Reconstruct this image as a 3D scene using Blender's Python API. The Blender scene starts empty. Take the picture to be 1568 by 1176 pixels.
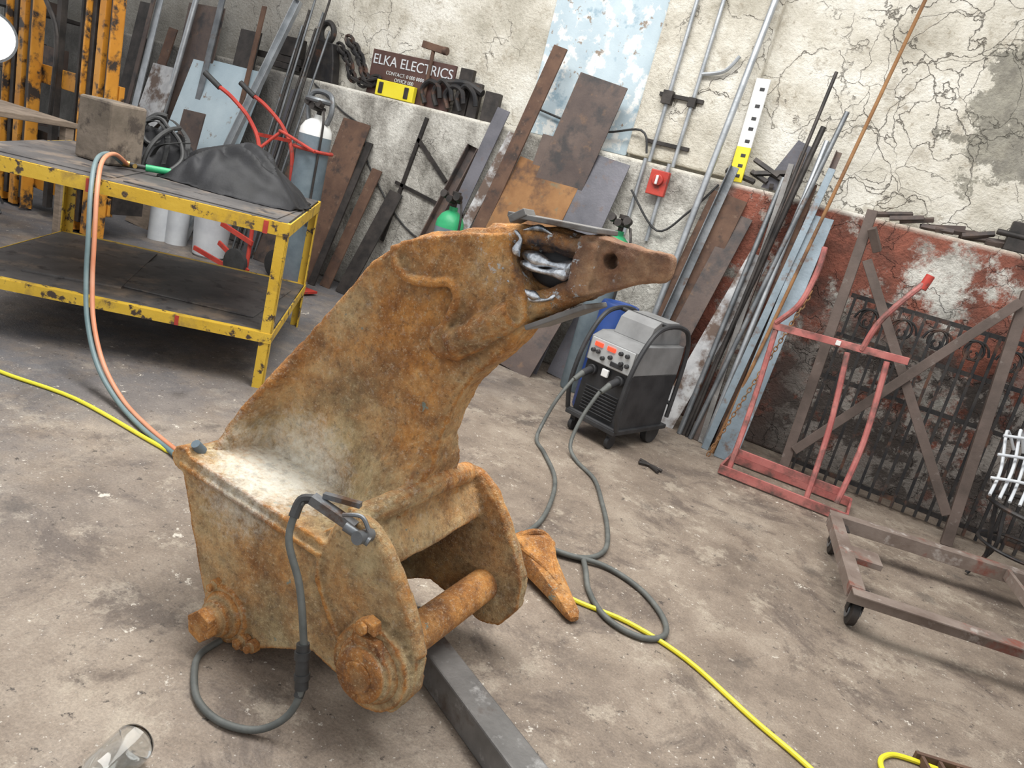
import bpy, bmesh, math, random
from mathutils import Vector, Matrix, noise as mn
random.seed(7)
# ------------------------------------------------------------------ camera
h=math.radians(24.7);p=math.radians(16);r=math.radians(15.1);H=1.55
R=Vector((math.cos(h),math.sin(h),0));F=Vector((-math.sin(h)*math.cos(p),math.cos(h)*math.cos(p),-math.sin(p)))
U=R.cross(F);IR=math.cos(r)*R+math.sin(r)*U;IU=-math.sin(r)*R+math.cos(r)*U
cd=bpy.data.cameras.new("camera");co=bpy.data.objects.new("camera",cd);bpy.context.collection.objects.link(co)
cd.lens=26.0;cd.sensor_width=36
m=Matrix((IR,IU,-F)).transposed().to_4x4();m.translation=(0,0,H);co.matrix_world=m
bpy.context.scene.camera=co
bpy.context.scene.view_settings.view_transform='Standard'
# ------------------------------------------------------------------ materials
def new_mat(name):
    mt=bpy.data.materials.new(name);mt.use_nodes=True;nt=mt.node_tree
    return mt,nt,nt.nodes['Principled BSDF']
def pos(nt,scale=(1,1,1),loc=(0,0,0)):
    g=nt.nodes.new('ShaderNodeNewGeometry');mp=nt.nodes.new('ShaderNodeMapping')
    mp.inputs['Scale'].default_value=scale;mp.inputs['Location'].default_value=loc
    nt.links.new(g.outputs['Position'],mp.inputs[0]);return mp.outputs[0]
def nz(nt,vec,scale,detail=6,rough=.6,dist=0):
    n=nt.nodes.new('ShaderNodeTexNoise');n.inputs['Scale'].default_value=scale;n.inputs['Detail'].default_value=detail
    n.inputs['Roughness'].default_value=rough;n.inputs['Distortion'].default_value=dist
    nt.links.new(vec,n.inputs['Vector']);return n.outputs['Fac']
def ramp(nt,fac,stops):
    c=nt.nodes.new('ShaderNodeValToRGB');e=c.color_ramp.elements
    while len(e)<len(stops): e.new(.5)
    for i,(q,col) in enumerate(stops):
        e[i].position=q
        e[i].color=(col,col,col,1) if not isinstance(col,(tuple,list)) else (*col,1)
    nt.links.new(fac,c.inputs[0]);return c.outputs[0]
def mix(nt,fac,a,b,mode='MIX'):
    x=nt.nodes.new('ShaderNodeMix');x.data_type='RGBA';x.blend_type=mode
    for s,v in ((0,fac),(6,a),(7,b)):
        if isinstance(v,(int,float)): x.inputs[s].default_value=v if s==0 else (v,v,v,1)
        elif isinstance(v,(tuple,list)): x.inputs[s].default_value=(*v,1)
        else: nt.links.new(v,x.inputs[s])
    return x.outputs[2]
def mth(nt,op,a,b=None,clamp=False):
    x=nt.nodes.new('ShaderNodeMath');x.operation=op;x.use_clamp=clamp
    for s,v in ((0,a),(1,b)):
        if v is None: continue
        if isinstance(v,(int,float)): x.inputs[s].default_value=v
        else: nt.links.new(v,x.inputs[s])
    return x.outputs[0]
def mr(nt,v,a,b,c=0,d=1):
    x=nt.nodes.new('ShaderNodeMapRange');nt.links.new(v,x.inputs[0])
    for i,q in enumerate((a,b,c,d)): x.inputs[i+1].default_value=q
    return x.outputs[0]
def bump(nt,bs,hgt,strength,dist=.01):
    b=nt.nodes.new('ShaderNodeBump');b.inputs['Strength'].default_value=strength;b.inputs['Distance'].default_value=dist
    nt.links.new(hgt,b.inputs['Height']);nt.links.new(b.outputs[0],bs.inputs['Normal'])
def pm(name,c1,c2,scale=5,rough=.6,metal=0,bmp=.3,bscale=60,layers=(),stretch=(1,1,1),spec=None):
    mt,nt,bs=new_mat(name);v=pos(nt,stretch)
    col=ramp(nt,nz(nt,v,scale),[(.35,c1),(.65,c2)])
    for i,(lc,ls,lo,hi) in enumerate(layers):
        v2=pos(nt,stretch,(i*3.7+1,i*2.1,i))
        col=mix(nt,mr(nt,nz(nt,v2,ls,8,.65),lo,hi),col,lc)
    nt.links.new(col,bs.inputs['Base Color'])
    bs.inputs['Roughness'].default_value=rough;bs.inputs['Metallic'].default_value=metal
    if spec is not None: bs.inputs['Specular IOR Level'].default_value=spec
    if bmp: bump(nt,bs,nz(nt,v,bscale,5,.6),bmp,.004)
    return mt
m_rust=pm('rusty_steel',(.09,.05,.035),(.15,.085,.055),6,.8,.1,layers=[((.05,.035,.03),9,.52,.68),((.20,.13,.09),14,.6,.7)])
m_orust=pm('orange_rust',(.21,.10,.04),(.31,.16,.065),5,.85,0,layers=[((.1,.055,.035),5,.50,.66),((.16,.15,.10),9,.58,.7)])
m_brown=pm('brown_mill_steel',(.075,.055,.05),(.13,.095,.08),3,.6,.2,layers=[((.18,.11,.07),8,.58,.72),((.05,.045,.045),5,.52,.65)])
m_purple=pm('grey_mill_steel',(.10,.10,.115),(.17,.165,.185),3,.5,.4,layers=[((.16,.10,.07),7,.56,.72)])
m_dark=pm('dark_steel',(.03,.028,.027),(.07,.06,.055),8,.55,.5)
m_beam=pm('worn_beam_steel',(.12,.115,.11),(.22,.21,.20),5,.5,.3,layers=[((.38,.37,.36),12,.58,.7),((.09,.06,.045),6,.55,.7)])
m_grey=pm('grey_steel',(.13,.14,.15),(.24,.25,.26),6,.45,.6,layers=[((.12,.07,.045),9,.58,.7)])
m_blueg=pm('blue_grey_steel',(.15,.19,.22),(.24,.29,.33),5,.5,.3,layers=[((.13,.07,.04),10,.56,.7)])
m_white=pm('weathered_white_paint',(.34,.34,.35),(.55,.55,.55),6,.5,.1,layers=[((.12,.08,.06),5,.46,.58)])
m_galv=pm('galvanised_tube',(.33,.35,.37),(.48,.5,.52),9,.4,.6)
m_yel=pm('chipped_yellow_paint',(.58,.36,.025),(.70,.46,.05),4,.5,0,layers=[((.06,.04,.03),16,.56,.62),((.25,.16,.05),6,.55,.75)])
m_org=pm('orange_machine_paint',(.5,.2,.02),(.62,.28,.035),4,.5,0,layers=[((.04,.03,.025),7,.50,.60)])
m_red=pm('red_paint',(.38,.03,.02),(.5,.06,.04),5,.5,0,layers=[((.12,.05,.04),10,.56,.7)])
m_pink=pm('faded_red_paint',(.36,.10,.09),(.48,.17,.15),6,.6,0,layers=[((.12,.07,.06),8,.48,.66)])
m_rubber=pm('black_rubber',(.02,.02,.02),(.04,.04,.04),12,.55,0)
m_black=pm('black_plastic',(.018,.018,.02),(.038,.038,.04),8,.6,0,bmp=.1)
m_cable=pm('grey_cable',(.075,.08,.075),(.13,.135,.125),12,.6)
m_ycab=pm('yellow_cable',(.7,.62,.02),(.85,.75,.05),5,.5,0,bmp=.1)
m_ohose=pm('orange_hose',(.55,.2,.1),(.6,.28,.17),5,.5,0,bmp=.1)
m_bhose=pm('blue_grey_hose',(.10,.16,.17),(.18,.24,.25),5,.5,0,bmp=.1)
m_cloth=pm('black_leather',(.009,.009,.010),(.022,.022,.025),6,.6,0,bmp=.25,bscale=60,spec=.35)
m_tabtop=pm('table_plate',(.07,.066,.066),(.14,.13,.125),3,.55,.2,layers=[((.26,.20,.15),4,.53,.7),((.05,.045,.045),9,.55,.65)])
m_wood=pm('old_timber',(.15,.115,.085),(.27,.21,.16),7,.9,0,stretch=(1,1,5))
m_block=pm('old_block',(.13,.105,.08),(.23,.185,.145),6,.95,0,bmp=.8,bscale=25,layers=[((.07,.055,.045),8,.52,.62)])
m_ltblue=pm('pale_blue_paint',(.42,.52,.58),(.55,.65,.70),2,.5,0,layers=[((.78,.79,.77),7,.52,.58),((.28,.22,.17),11,.60,.64),((.3,.42,.5),4,.58,.64)])
m_sheet=pm('pale_blue_sheet',(.38,.48,.54),(.50,.60,.65),2,.45,.1,layers=[((.22,.16,.12),7,.62,.7)])
m_bright=pm('bright_weld_metal',(.16,.18,.21),(.85,.88,.92),30,.22,.9,bmp=.6,bscale=60)
m_green=pm('green_paint',(.02,.3,.12),(.04,.4,.17),5,.45)
m_cyl=pm('steel_blue_paint',(.12,.16,.19),(.20,.25,.28),5,.45,.1)
m_wpaint=pm('white_paint',(.7,.7,.68),(.8,.8,.78),5,.45,bmp=.1)
m_plast=pm('milky_plastic',(.5,.52,.55),(.62,.64,.66),5,.4,bmp=.1)
m_panel=pm('silver_panel',(.42,.43,.43),(.52,.53,.53),5,.4,.2,bmp=.1)
m_hood=pm('grey_hood',(.17,.17,.17),(.24,.24,.24),5,.65,0,bmp=.1)
m_blue=pm('blue_plastic',(.008,.035,.16),(.012,.05,.22),5,.4,bmp=.1)
m_brass=pm('brass',(.5,.33,.1),(.6,.42,.16),8,.35,1,bmp=.1)
m_sign=pm('sign_brown',(.07,.035,.03),(.10,.05,.04),5,.5,.1)
m_yell=pm('yellow_case',(.75,.62,.02),(.8,.68,.04),5,.5,bmp=.1)
m_blacki=pm('black_iron',(.02,.02,.022),(.05,.045,.042),9,.5,.4,layers=[((.14,.07,.045),6,.55,.68)])
m_frame=pm('brown_primer_frame',(.075,.055,.045),(.13,.095,.08),5,.65,.1,layers=[((.22,.19,.17),9,.6,.7)])
m_cart=pm('worn_trolley_paint',(.15,.11,.09),(.25,.20,.17),6,.6,.1,layers=[((.38,.34,.31),10,.57,.68),((.2,.07,.05),5,.56,.66)])
def emis(name,c,s):
    mt,nt,bs=new_mat(name);bs.inputs['Base Color'].default_value=(*c,1);bs.inputs['Emission Color'].default_value=(*c,1);bs.inputs['Emission Strength'].default_value=s
    nt.links.new(mr(nt,nz(nt,pos(nt),20),0,1,.3,.5),bs.inputs['Roughness']);return mt
m_led=emis('red_display',(1,.05,.02),1.5)
m_glare=emis('window_glare_glow',(1,1,.97),1.2)  # glowing white that stands in for window glare
def glass():
    mt,nt,bs=new_mat('clear_plastic');bs.inputs['Base Color'].default_value=(.97,.99,.99,1)
    bs.inputs['Transmission Weight'].default_value=1;bs.inputs['IOR'].default_value=1.45
    nt.links.new(mr(nt,nz(nt,pos(nt),30),0,1,.0,.12),bs.inputs['Roughness']);return mt
m_glass=glass()
def ripper_mat():
    mt,nt,bs=new_mat('rusty_cast_steel');v=pos(nt)
    g=nt.nodes.new('ShaderNodeNewGeometry');sp=nt.nodes.new('ShaderNodeSeparateXYZ');nt.links.new(g.outputs['Position'],sp.inputs[0])
    sn=nt.nodes.new('ShaderNodeSeparateXYZ');nt.links.new(g.outputs['True Normal'],sn.inputs[0])
    n1=nz(nt,v,6,10,.74);n2=nz(nt,pos(nt,loc=(4,1,2)),3.2,7,.68);n3=nz(nt,pos(nt,loc=(1,9,2)),60,5,.72);n4=nz(nt,pos(nt,loc=(3,2,8)),130,4,.72)
    org=ramp(nt,n1,[(.30,(.15,.055,.018)),(.45,(.38,.155,.04)),(.57,(.64,.29,.075)),(.70,(.80,.46,.17))])
    tan=ramp(nt,n1,[(.30,(.22,.15,.075)),(.44,(.42,.31,.16)),(.56,(.61,.47,.26)),(.72,(.76,.63,.40))])
    tl=mr(nt,sp.outputs[2],.45,1.2,.74,.02)
    f=mth(nt,'ADD',tl,mr(nt,n2,.33,.67,-.6,.6),True)
    pt=mr(nt,g.outputs['Pointiness'],.505,.55,0,.9)
    f=mth(nt,'SUBTRACT',f,pt,True)
    c=mix(nt,f,org,tan)
    c=mix(nt,mr(nt,nz(nt,pos(nt,loc=(5,6,2)),4.5,9,.75),.55,.66,0,.6),c,(.15,.065,.03))
    c=mix(nt,mth(nt,'MULTIPLY',mr(nt,n3,.53,.66),.5),c,(.11,.05,.02))
    c=mix(nt,mth(nt,'MULTIPLY',mr(nt,n4,.56,.66),.55),c,(.76,.60,.37))
    gp=mr(nt,nz(nt,pos(nt,loc=(7,7,7)),9,7,.68),.655,.675)
    c=mix(nt,gp,c,(.26,.30,.25))
    dx=mth(nt,'ADD',sp.outputs[0],1.42);dy=mth(nt,'ADD',sp.outputs[1],-1.62);dz=mth(nt,'ADD',sp.outputs[2],-.48)
    d=mth(nt,'ADD',mth(nt,'MULTIPLY',dx,dx),mth(nt,'ADD',mth(nt,'MULTIPLY',dy,dy),mth(nt,'MULTIPLY',mth(nt,'MULTIPLY',dz,dz),1.2)))
    dm=mth(nt,'ADD',mr(nt,d,0,.07,1.15,0),mr(nt,nz(nt,v,40,7,.8),.35,.65,-.55,.25),True)
    dm=mth(nt,'MULTIPLY',dm,mr(nt,sn.outputs[2],-.3,.4,.6,1))
    c=mix(nt,dm,c,(.93,.88,.76))
    dx=mth(nt,'ADD',sp.outputs[0],.785);dz=mth(nt,'ADD',sp.outputs[2],-1.345)
    d=mth(nt,'ADD',mth(nt,'MULTIPLY',dx,dx),mth(nt,'MULTIPLY',mth(nt,'MULTIPLY',dz,dz),2.2))
    sm=mth(nt,'ADD',mr(nt,d,.003,.016,.9,0),mr(nt,nz(nt,v,25,6,.7),.35,.65,-.5,.3),True)
    c=mix(nt,sm,c,(.05,.045,.05))
    nm=mth(nt,'MULTIPLY',mr(nt,sp.outputs[0],-.78,-.70,0,.75),mr(nt,sp.outputs[2],1.25,1.3))
    c=mix(nt,nm,c,ramp(nt,n1,[(.35,(.12,.06,.045)),(.5,(.26,.15,.10)),(.65,(.48,.32,.21))]))
    sv=mth(nt,'MULTIPLY',mr(nt,nz(nt,pos(nt,loc=(2,7,1)),32,6,.75),.59,.63),mr(nt,d,.01,.05,1,0))
    c=mix(nt,sv,c,(.6,.64,.66))
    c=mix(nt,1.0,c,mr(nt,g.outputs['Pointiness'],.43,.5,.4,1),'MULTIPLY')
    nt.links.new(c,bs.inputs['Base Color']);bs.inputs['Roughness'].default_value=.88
    hh=mth(nt,'ADD',nz(nt,v,45,7,.72),mth(nt,'MULTIPLY',nz(nt,v,220,3,.6),.5))
    bump(nt,bs,hh,1.0,.010);return mt
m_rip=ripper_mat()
def floor_mat():
    mt,nt,bs=new_mat('stained_concrete');v=pos(nt)
    g=nt.nodes.new('ShaderNodeNewGeometry');sp=nt.nodes.new('ShaderNodeSeparateXYZ');nt.links.new(g.outputs['Position'],sp.inputs[0])
    c=ramp(nt,nz(nt,v,1.6,12,.74),[(.34,(.13,.10,.078)),(.5,(.225,.178,.138)),(.64,(.32,.265,.21))])
    c=mix(nt,mr(nt,nz(nt,pos(nt,loc=(5,3,0)),2.2,10,.78,.5),.52,.61,0,.8),c,(.105,.08,.065))
    c=mix(nt,mth(nt,'MULTIPLY',mr(nt,nz(nt,pos(nt,loc=(2,8,0)),3.5,11,.8),.545,.61),.7),c,(.37,.315,.25))
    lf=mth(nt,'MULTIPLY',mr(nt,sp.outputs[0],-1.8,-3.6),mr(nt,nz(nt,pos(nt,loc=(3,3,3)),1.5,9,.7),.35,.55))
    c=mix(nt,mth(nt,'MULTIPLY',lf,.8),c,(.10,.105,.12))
    c=mix(nt,mr(nt,nz(nt,pos(nt,loc=(9,8,0)),8,8,.78),.625,.65),c,(.55,.50,.43))
    c=mix(nt,mr(nt,nz(nt,pos(nt,loc=(1,4,0)),22,7,.75),.60,.65),c,(.06,.048,.04))
    c=mix(nt,mr(nt,nz(nt,pos(nt,loc=(6,4,0)),60,3,.6),.66,.70,0,.7),c,(.6,.56,.5))
    for L,scl in (((0,0,0),1.5),((4.3,2.2,0),2.6)):
        vo=nt.nodes.new('ShaderNodeTexVoronoi');vo.inputs['Scale'].default_value=scl;nt.links.new(pos(nt,loc=L),vo.inputs['Vector'])
        dd=mth(nt,'ADD',vo.outputs['Distance'],mr(nt,nz(nt,v,9,9,.8),.3,.7,-.12,.12))
        c=mix(nt,mr(nt,dd,.08,.17,.5,0),c,(.05,.042,.038))
    gr=mr(nt,nz(nt,v,120,5,.8),.3,.7,.68,1.3)
    c=mix(nt,1.0,c,gr,'MULTIPLY')
    nt.links.new(c,bs.inputs['Base Color'])
    nt.links.new(mr(nt,nz(nt,v,3),.3,.7,.45,.85),bs.inputs['Roughness'])
    bump(nt,bs,mth(nt,'ADD',nz(nt,v,9,8,.65),mth(nt,'MULTIPLY',nz(nt,v,90,3,.6),.3)),.5,.012);return mt
def wall_mat():
    mt,nt,bs=new_mat('cracked_plaster');v=pos(nt)
    g=nt.nodes.new('ShaderNodeNewGeometry');sp=nt.nodes.new('ShaderNodeSeparateXYZ');nt.links.new(g.outputs['Position'],sp.inputs[0])
    X,Zc=sp.outputs[0],sp.outputs[2]
    up=ramp(nt,nz(nt,v,1.6,10,.72),[(.3,(.42,.385,.31)),(.46,(.66,.62,.53)),(.62,(.86,.83,.75))])
    up=mix(nt,mth(nt,'MULTIPLY',mr(nt,nz(nt,pos(nt,loc=(3,0,5)),3,10,.78),.54,.62),.6),up,(.40,.35,.27))
    up=mix(nt,mr(nt,nz(nt,pos(nt,loc=(3,5,5)),14,7,.75),.59,.65,0,.6),up,(.33,.28,.21))
    nv=nt.nodes.new('ShaderNodeTexNoise');nv.inputs['Scale'].default_value=2.2;nv.inputs['Detail'].default_value=7;nt.links.new(v,nv.inputs['Vector'])
    vm=nt.nodes.new('ShaderNodeVectorMath');vm.operation='MULTIPLY_ADD';nt.links.new(nv.outputs['Color'],vm.inputs[0]);vm.inputs[1].default_value=(.8,.8,.8);nt.links.new(v,vm.inputs[2])
    cr=None;rt=mr(nt,X,-1.6,-.2,-.02,.14)
    for sc,w in ((1.7,.008),(3.6,.014)):
        vo=nt.nodes.new('ShaderNodeTexVoronoi');vo.feature='DISTANCE_TO_EDGE';vo.inputs['Scale'].default_value=sc;nt.links.new(vm.outputs[0],vo.inputs['Vector'])
        q=mr(nt,vo.outputs['Distance'],0,w,1,0)
        gate=mr(nt,mth(nt,'ADD',nz(nt,pos(nt,loc=(sc,0,0)),1.1,6,.7),rt),.50 if sc<3 else .56,.60 if sc<3 else .64)
        q=mth(nt,'MULTIPLY',q,gate);cr=q if cr is None else mth(nt,'MAXIMUM',cr,q)
    up=mix(nt,mth(nt,'MULTIPLY',cr,.75),up,(.17,.14,.11))
    ddx=mth(nt,'ADD',X,-.40);ddz=mth(nt,'ADD',Zc,-2.8)
    dd=mth(nt,'POWER',mth(nt,'ADD',mth(nt,'MULTIPLY',ddx,ddx),mth(nt,'MULTIPLY',ddz,ddz)),.5)
    dd=mth(nt,'ADD',dd,mr(nt,nz(nt,pos(nt,loc=(8,1,4)),2.0,9,.75),.3,.7,-.5,.5))
    up=mix(nt,mr(nt,dd,.5,.56,.85,0),up,ramp(nt,nz(nt,v,9,8,.75),[(.35,(.13,.12,.10)),(.65,(.34,.32,.26))]))
    up=mix(nt,mr(nt,mth(nt,'ADD',X,mr(nt,nz(nt,v,2,7,.7),0,1,-.9,.9)),-5.5,-6.2,0,.75),up,(.19,.18,.165))
    lo=ramp(nt,nz(nt,pos(nt,(1,1,.7)),2.2,11,.76),[(.36,(.15,.14,.12)),(.48,(.40,.38,.34)),(.60,(.68,.66,.60))])
    lo=mix(nt,mr(nt,mth(nt,'ADD',X,mr(nt,nz(nt,v,2,7,.7),0,1,-.9,.9)),-5.1,-5.8,0,.7),lo,(.12,.115,.11))
    redm=mth(nt,'MULTIPLY',mr(nt,X,-1.5,-1.3),mr(nt,nz(nt,pos(nt,loc=(2,2,2)),2.4,9,.75),.58,.50))
    redc=ramp(nt,nz(nt,v,4,9,.74),[(.35,(.10,.04,.028)),(.6,(.30,.10,.065))])
    lo=mix(nt,redm,lo,redc)
    dk=mth(nt,'MULTIPLY',mr(nt,X,-1.2,-.4),mr(nt,Zc,1.45,.95,0,1))
    dk=mth(nt,'MULTIPLY',dk,mr(nt,nz(nt,pos(nt,loc=(5,2,7)),2.4,9,.75),.56,.49))
    lo=mix(nt,dk,lo,(.085,.07,.062))
    lw=mth(nt,'MULTIPLY',mr(nt,Zc,1.2,.9),mth(nt,'MULTIPLY',mr(nt,X,-.6,-.2),mr(nt,nz(nt,pos(nt,loc=(1,2,9)),2.8,9,.75),.50,.54)))
    lo=mix(nt,mth(nt,'MULTIPLY',lw,.8),lo,(.45,.41,.37))
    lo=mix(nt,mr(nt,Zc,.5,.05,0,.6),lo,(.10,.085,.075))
    c=mix(nt,mr(nt,Zc,1.80,1.845),lo,up)
    nt.links.new(c,bs.inputs['Base Color']);bs.inputs['Roughness'].default_value=.9
    hh=mth(nt,'SUBTRACT',mth(nt,'ADD',nz(nt,v,5,9,.7),mth(nt,'MULTIPLY',nz(nt,v,40,4,.6),.25)),cr)
    bump(nt,bs,hh,.8,.04);return mt
m_floor=floor_mat();m_wall=wall_mat()
# ------------------------------------------------------------------ mesh builder
def cat(pts,closed=False,k=6):
    P=[Vector(q) for q in pts];n=len(P);out=[]
    rng=range(n if closed else n-1)
    for i in rng:
        a,b,c,d=(P[(i-1)%n],P[i],P[(i+1)%n],P[(i+2)%n]) if closed else (P[max(i-1,0)],P[i],P[i+1],P[min(i+2,n-1)])
        for j in range(k):
            t=j/k
            out.append(.5*((2*b)+(c-a)*t+(2*a-5*b+4*c-d)*t*t+(3*b-a-3*c+d)*t**3))
    if not closed: out.append(P[-1])
    return out
class M:
    def __init__(s): s.v=[];s.f=[];s.mi=[];s.sm=[];s.cur=0;s.T=Matrix.Identity(4)
    def frame(s,o,x,y):
        x=Vector(x).normalized();y=Vector(y).normalized();z=Vector((0,0,1))
        m=Matrix((x,y,z)).transposed().to_4x4();m.translation=o;s.T=m;return s
    def add(s,vs,fs,sm=False):
        b=len(s.v);s.v+=[s.T@Vector(q) for q in vs]
        for f in fs: s.f.append([b+i for i in f]);s.mi.append(s.cur);s.sm.append(sm)
    def ext(s,p0,p1,poly,ref=(1,0,0),poly2=None,off=(0,0)):
        p0=Vector(p0);p1=Vector(p1);d=(p1-p0).normalized();x=Vector(ref);x=(x-d*x.dot(d)).normalized();y=d.cross(x)
        n=len(poly);poly2=poly2 or poly
        vs=[p0+x*a+y*b for a,b in poly]+[p1+x*a+y*b for a,b in poly2]
        s.add(vs,[list(range(n)),list(range(n,2*n))[::-1]]+[[i,(i+1)%n,n+(i+1)%n,n+i] for i in range(n)])
    def bar(s,p0,p1,w,t,ref=(1,0,0)):
        a,b=w/2,t/2;s.ext(p0,p1,[(-a,-b),(a,-b),(a,b),(-a,b)],ref)
    def angle(s,p0,p1,w,t,ref=(1,0,0),sx=1,sy=1):
        s.ext(p0,p1,[(0,0),(w*sx,0),(w*sx,t*sy),(t*sx,t*sy),(t*sx,w*sy),(0,w*sy)],ref)
    def chan(s,p0,p1,w,dp,t,ref=(1,0,0)):
        a=w/2;s.ext(p0,p1,[(-a,0),(a,0),(a,dp),(a-t,dp),(a-t,t),(-a+t,t),(-a+t,dp),(-a,dp)],ref)
    def box(s,c,d,rz=0):
        c=Vector(c);q=Matrix.Rotation(rz,3,'Z')
        s.bar(c-Vector((0,0,d[2]/2)),c+Vector((0,0,d[2]/2)),d[0],d[1],q@Vector((1,0,0)))
    def prism(s,poly,y0,y1,mp=None):
        mp=mp or (lambda a,b,y:(a,y,b));n=len(poly)
        s.add([mp(a,b,y0) for a,b in poly]+[mp(a,b,y1) for a,b in poly],[list(range(n)),list(range(n,2*n))[::-1]]+[[i,(i+1)%n,n+(i+1)%n,n+i] for i in range(n)])
    def lathe(s,p0,ax,prof,n=28):
        p0=Vector(p0);d=Vector(ax).normalized();x=d.orthogonal().normalized();y=d.cross(x);vs=[];fs=[]
        for hh,rr in prof:
            for i in range(n):
                a=2*math.pi*i/n;vs.append(p0+d*hh+(x*math.cos(a)+y*math.sin(a))*rr)
        for j in range(len(prof)-1):
            for i in range(n): fs.append([j*n+i,j*n+(i+1)%n,(j+1)*n+(i+1)%n,(j+1)*n+i])
        fs.append(list(range(n)));fs.append([(len(prof)-1)*n+i for i in range(n)][::-1])
        s.add(vs,fs,True)
    def cyl(s,p0,p1,r0,r1=None,n=20):
        p0=Vector(p0);p1=Vector(p1);r1=r0 if r1 is None else r1;s.lathe(p0,p1-p0,[(0,r0),((p1-p0).length,r1)],n)
    def tube(s,p0,p1,ro,ri,n=24):
        p0=Vector(p0);p1=Vector(p1);L=(p1-p0).length;s.lathe(p0,p1-p0,[(L*.5,ri),(0,ri),(0,ro),(L,ro),(L,ri),(L*.5,ri*.999)],n)
    def sweep(s,pts,rad,n=8,closed=False,k=6,raw=False):
        P=[Vector(q) for q in pts] if raw else cat(pts,closed,k);N=len(P);vs=[];fs=[]
        t0=(P[1]-P[0]).normalized();x=t0.orthogonal().normalized()
        for i in range(N):
            if closed: t=(P[(i+1)%N]-P[i-1])
            else: t=(P[min(i+1,N-1)]-P[max(i-1,0)])
            t=t.normalized() if t.length>1e-9 else t0
            x=(x-t*x.dot(t));x=x.normalized() if x.length>1e-6 else t.orthogonal().normalized();y=t.cross(x)
            rr=rad(i/(N-1)) if callable(rad) else rad
            for j in range(n):
                a=2*math.pi*j/n;vs.append(P[i]+(x*math.cos(a)+y*math.sin(a))*rr)
        for i in range(N if closed else N-1):
            for j in range(n): fs.append([i*n+j,i*n+(j+1)%n,((i+1)%N)*n+(j+1)%n,((i+1)%N)*n+j])
        if not closed: fs.append(list(range(n)));fs.append([(N-1)*n+j for j in range(n)][::-1])
        s.add(vs,fs,True)
    def ball(s,c,rad,n=16):
        if not isinstance(rad,(tuple,list)): rad=(rad,)*3
        vs=[];fs=[];m=n//2
        for i in range(m+1):
            th=math.pi*i/m
            for j in range(n):
                a=2*math.pi*j/n;vs.append((c[0]+rad[0]*math.sin(th)*math.cos(a),c[1]+rad[1]*math.sin(th)*math.sin(a),c[2]+rad[2]*math.cos(th)))
        for i in range(m):
            for j in range(n): fs.append([i*n+j,i*n+(j+1)%n,(i+1)*n+(j+1)%n,(i+1)*n+j])
        s.add(vs,fs,True)
    def obj(s,name,mats,bevel=0,parent=None,keep=False):
        if not isinstance(mats,(list,tuple)): mats=[mats]
        vs=s.v
        lo=Vector([min(q[i] for q in vs) for i in range(3)]);hi=Vector([max(q[i] for q in vs) for i in range(3)])
        c=Vector((0,0,0)) if (keep or parent) else Vector(((lo.x+hi.x)/2,(lo.y+hi.y)/2,lo.z))
        me=bpy.data.meshes.new(name);me.from_pydata([q-c for q in vs],[],s.f)
        for mt in mats: me.materials.append(mt)
        me.polygons.foreach_set('material_index',s.mi);me.polygons.foreach_set('use_smooth',s.sm)
        bm=bmesh.new();bm.from_mesh(me);bmesh.ops.remove_doubles(bm,verts=bm.verts,dist=1e-6);bmesh.ops.recalc_face_normals(bm,faces=bm.faces)
        for e in bm.edges:
            if len(e.link_faces)==2 and e.calc_face_angle(0)>.7: e.smooth=False
        bm.to_mesh(me);bm.free()
        ob=bpy.data.objects.new(name,me);bpy.context.collection.objects.link(ob);ob.location=c
        if parent: ob.parent=parent
        if bevel:
            b=ob.modifiers.new('bevel','BEVEL');b.width=bevel;b.segments=2;b.limit_method='ANGLE';b.angle_limit=math.radians(50)
        return ob
def empty(name):
    e=bpy.data.objects.new(name,None);bpy.context.collection.objects.link(e);e.empty_display_size=.1;return e
# ------------------------------------------------------------------ room
b=M();b.add([(-16,-1.5,0),(5,-1.5,0),(5,6.2,0),(-16,6.2,0)],[[0,1,2,3]]);b.obj('floor',m_floor,keep=True)
b=M();b.box((-5.5,6.2,2.5),(21,.3,5.1));b.obj('wall_back',m_wall,keep=True)
b=M();b.box((-5.5,5.95,.92),(21,.2,1.84));b.obj('wall_ledge',m_wall,bevel=.02,keep=True)
b=M();b.box((-1.87,6.01,3.42),(.86,.1,3.1));b.obj('trim_2',m_wall,bevel=.02,keep=True)
b=M();b.box((-2.80,6.035,2.9),(.98,.035,2.1));b.obj('trim_1',m_ltblue,bevel=.003)
# ------------------------------------------------------------------ ripper
rip=empty('excavator_ripper')
s=1.036
def sc(q,k=s): return (q[0]*k,1.55+(q[1]-1.55)*k)
back=[(-1.60,.46),(-1.60,.54),(-1.60,.60),(-1.56,.70),(-1.525,.783),(-1.508,.835),(-1.469,.903),(-1.411,.993),(-1.342,1.105),(-1.276,1.205),(-1.205,1.274),(-1.118,1.325),(-.988,1.373),(-.90,1.40)]
front=[(-.92,.46),(-.93,.55),(-.93,.65),(-.92,.73),(-.93,.80),(-.92,.88),(-.90,.955),(-.878,1.005),(-.85,1.04),(-.825,1.075),(-.80,1.11),(-.785,1.14),(-.77,1.17),(-.755,1.21)]
cols=[0,.02,.045,.065,.085,.11,.16,.24,.36,.48,.58,.68,.78,.88,.95,1]
def half(sv,t):
    hh=.052
    rib=.20*max(0,1-t/5.6)
    w=1 if sv<=.045 else max(0,1-(sv-.045)/.06)
    hh+=rib*(w*w*(3-2*w))
    g=.205*max(0,1-t/5.0)**1.9
    w=max(0,min(1,(sv-.55)/.38));hh+=g*w*w*(3-2*w)
    hh+=.03*max(0,1-t/1.2)
    if sv in (0,1): hh*=.85
    return hh
b=M();vs=[];n=len(cols);K=len(back)
ym=1.77
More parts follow.
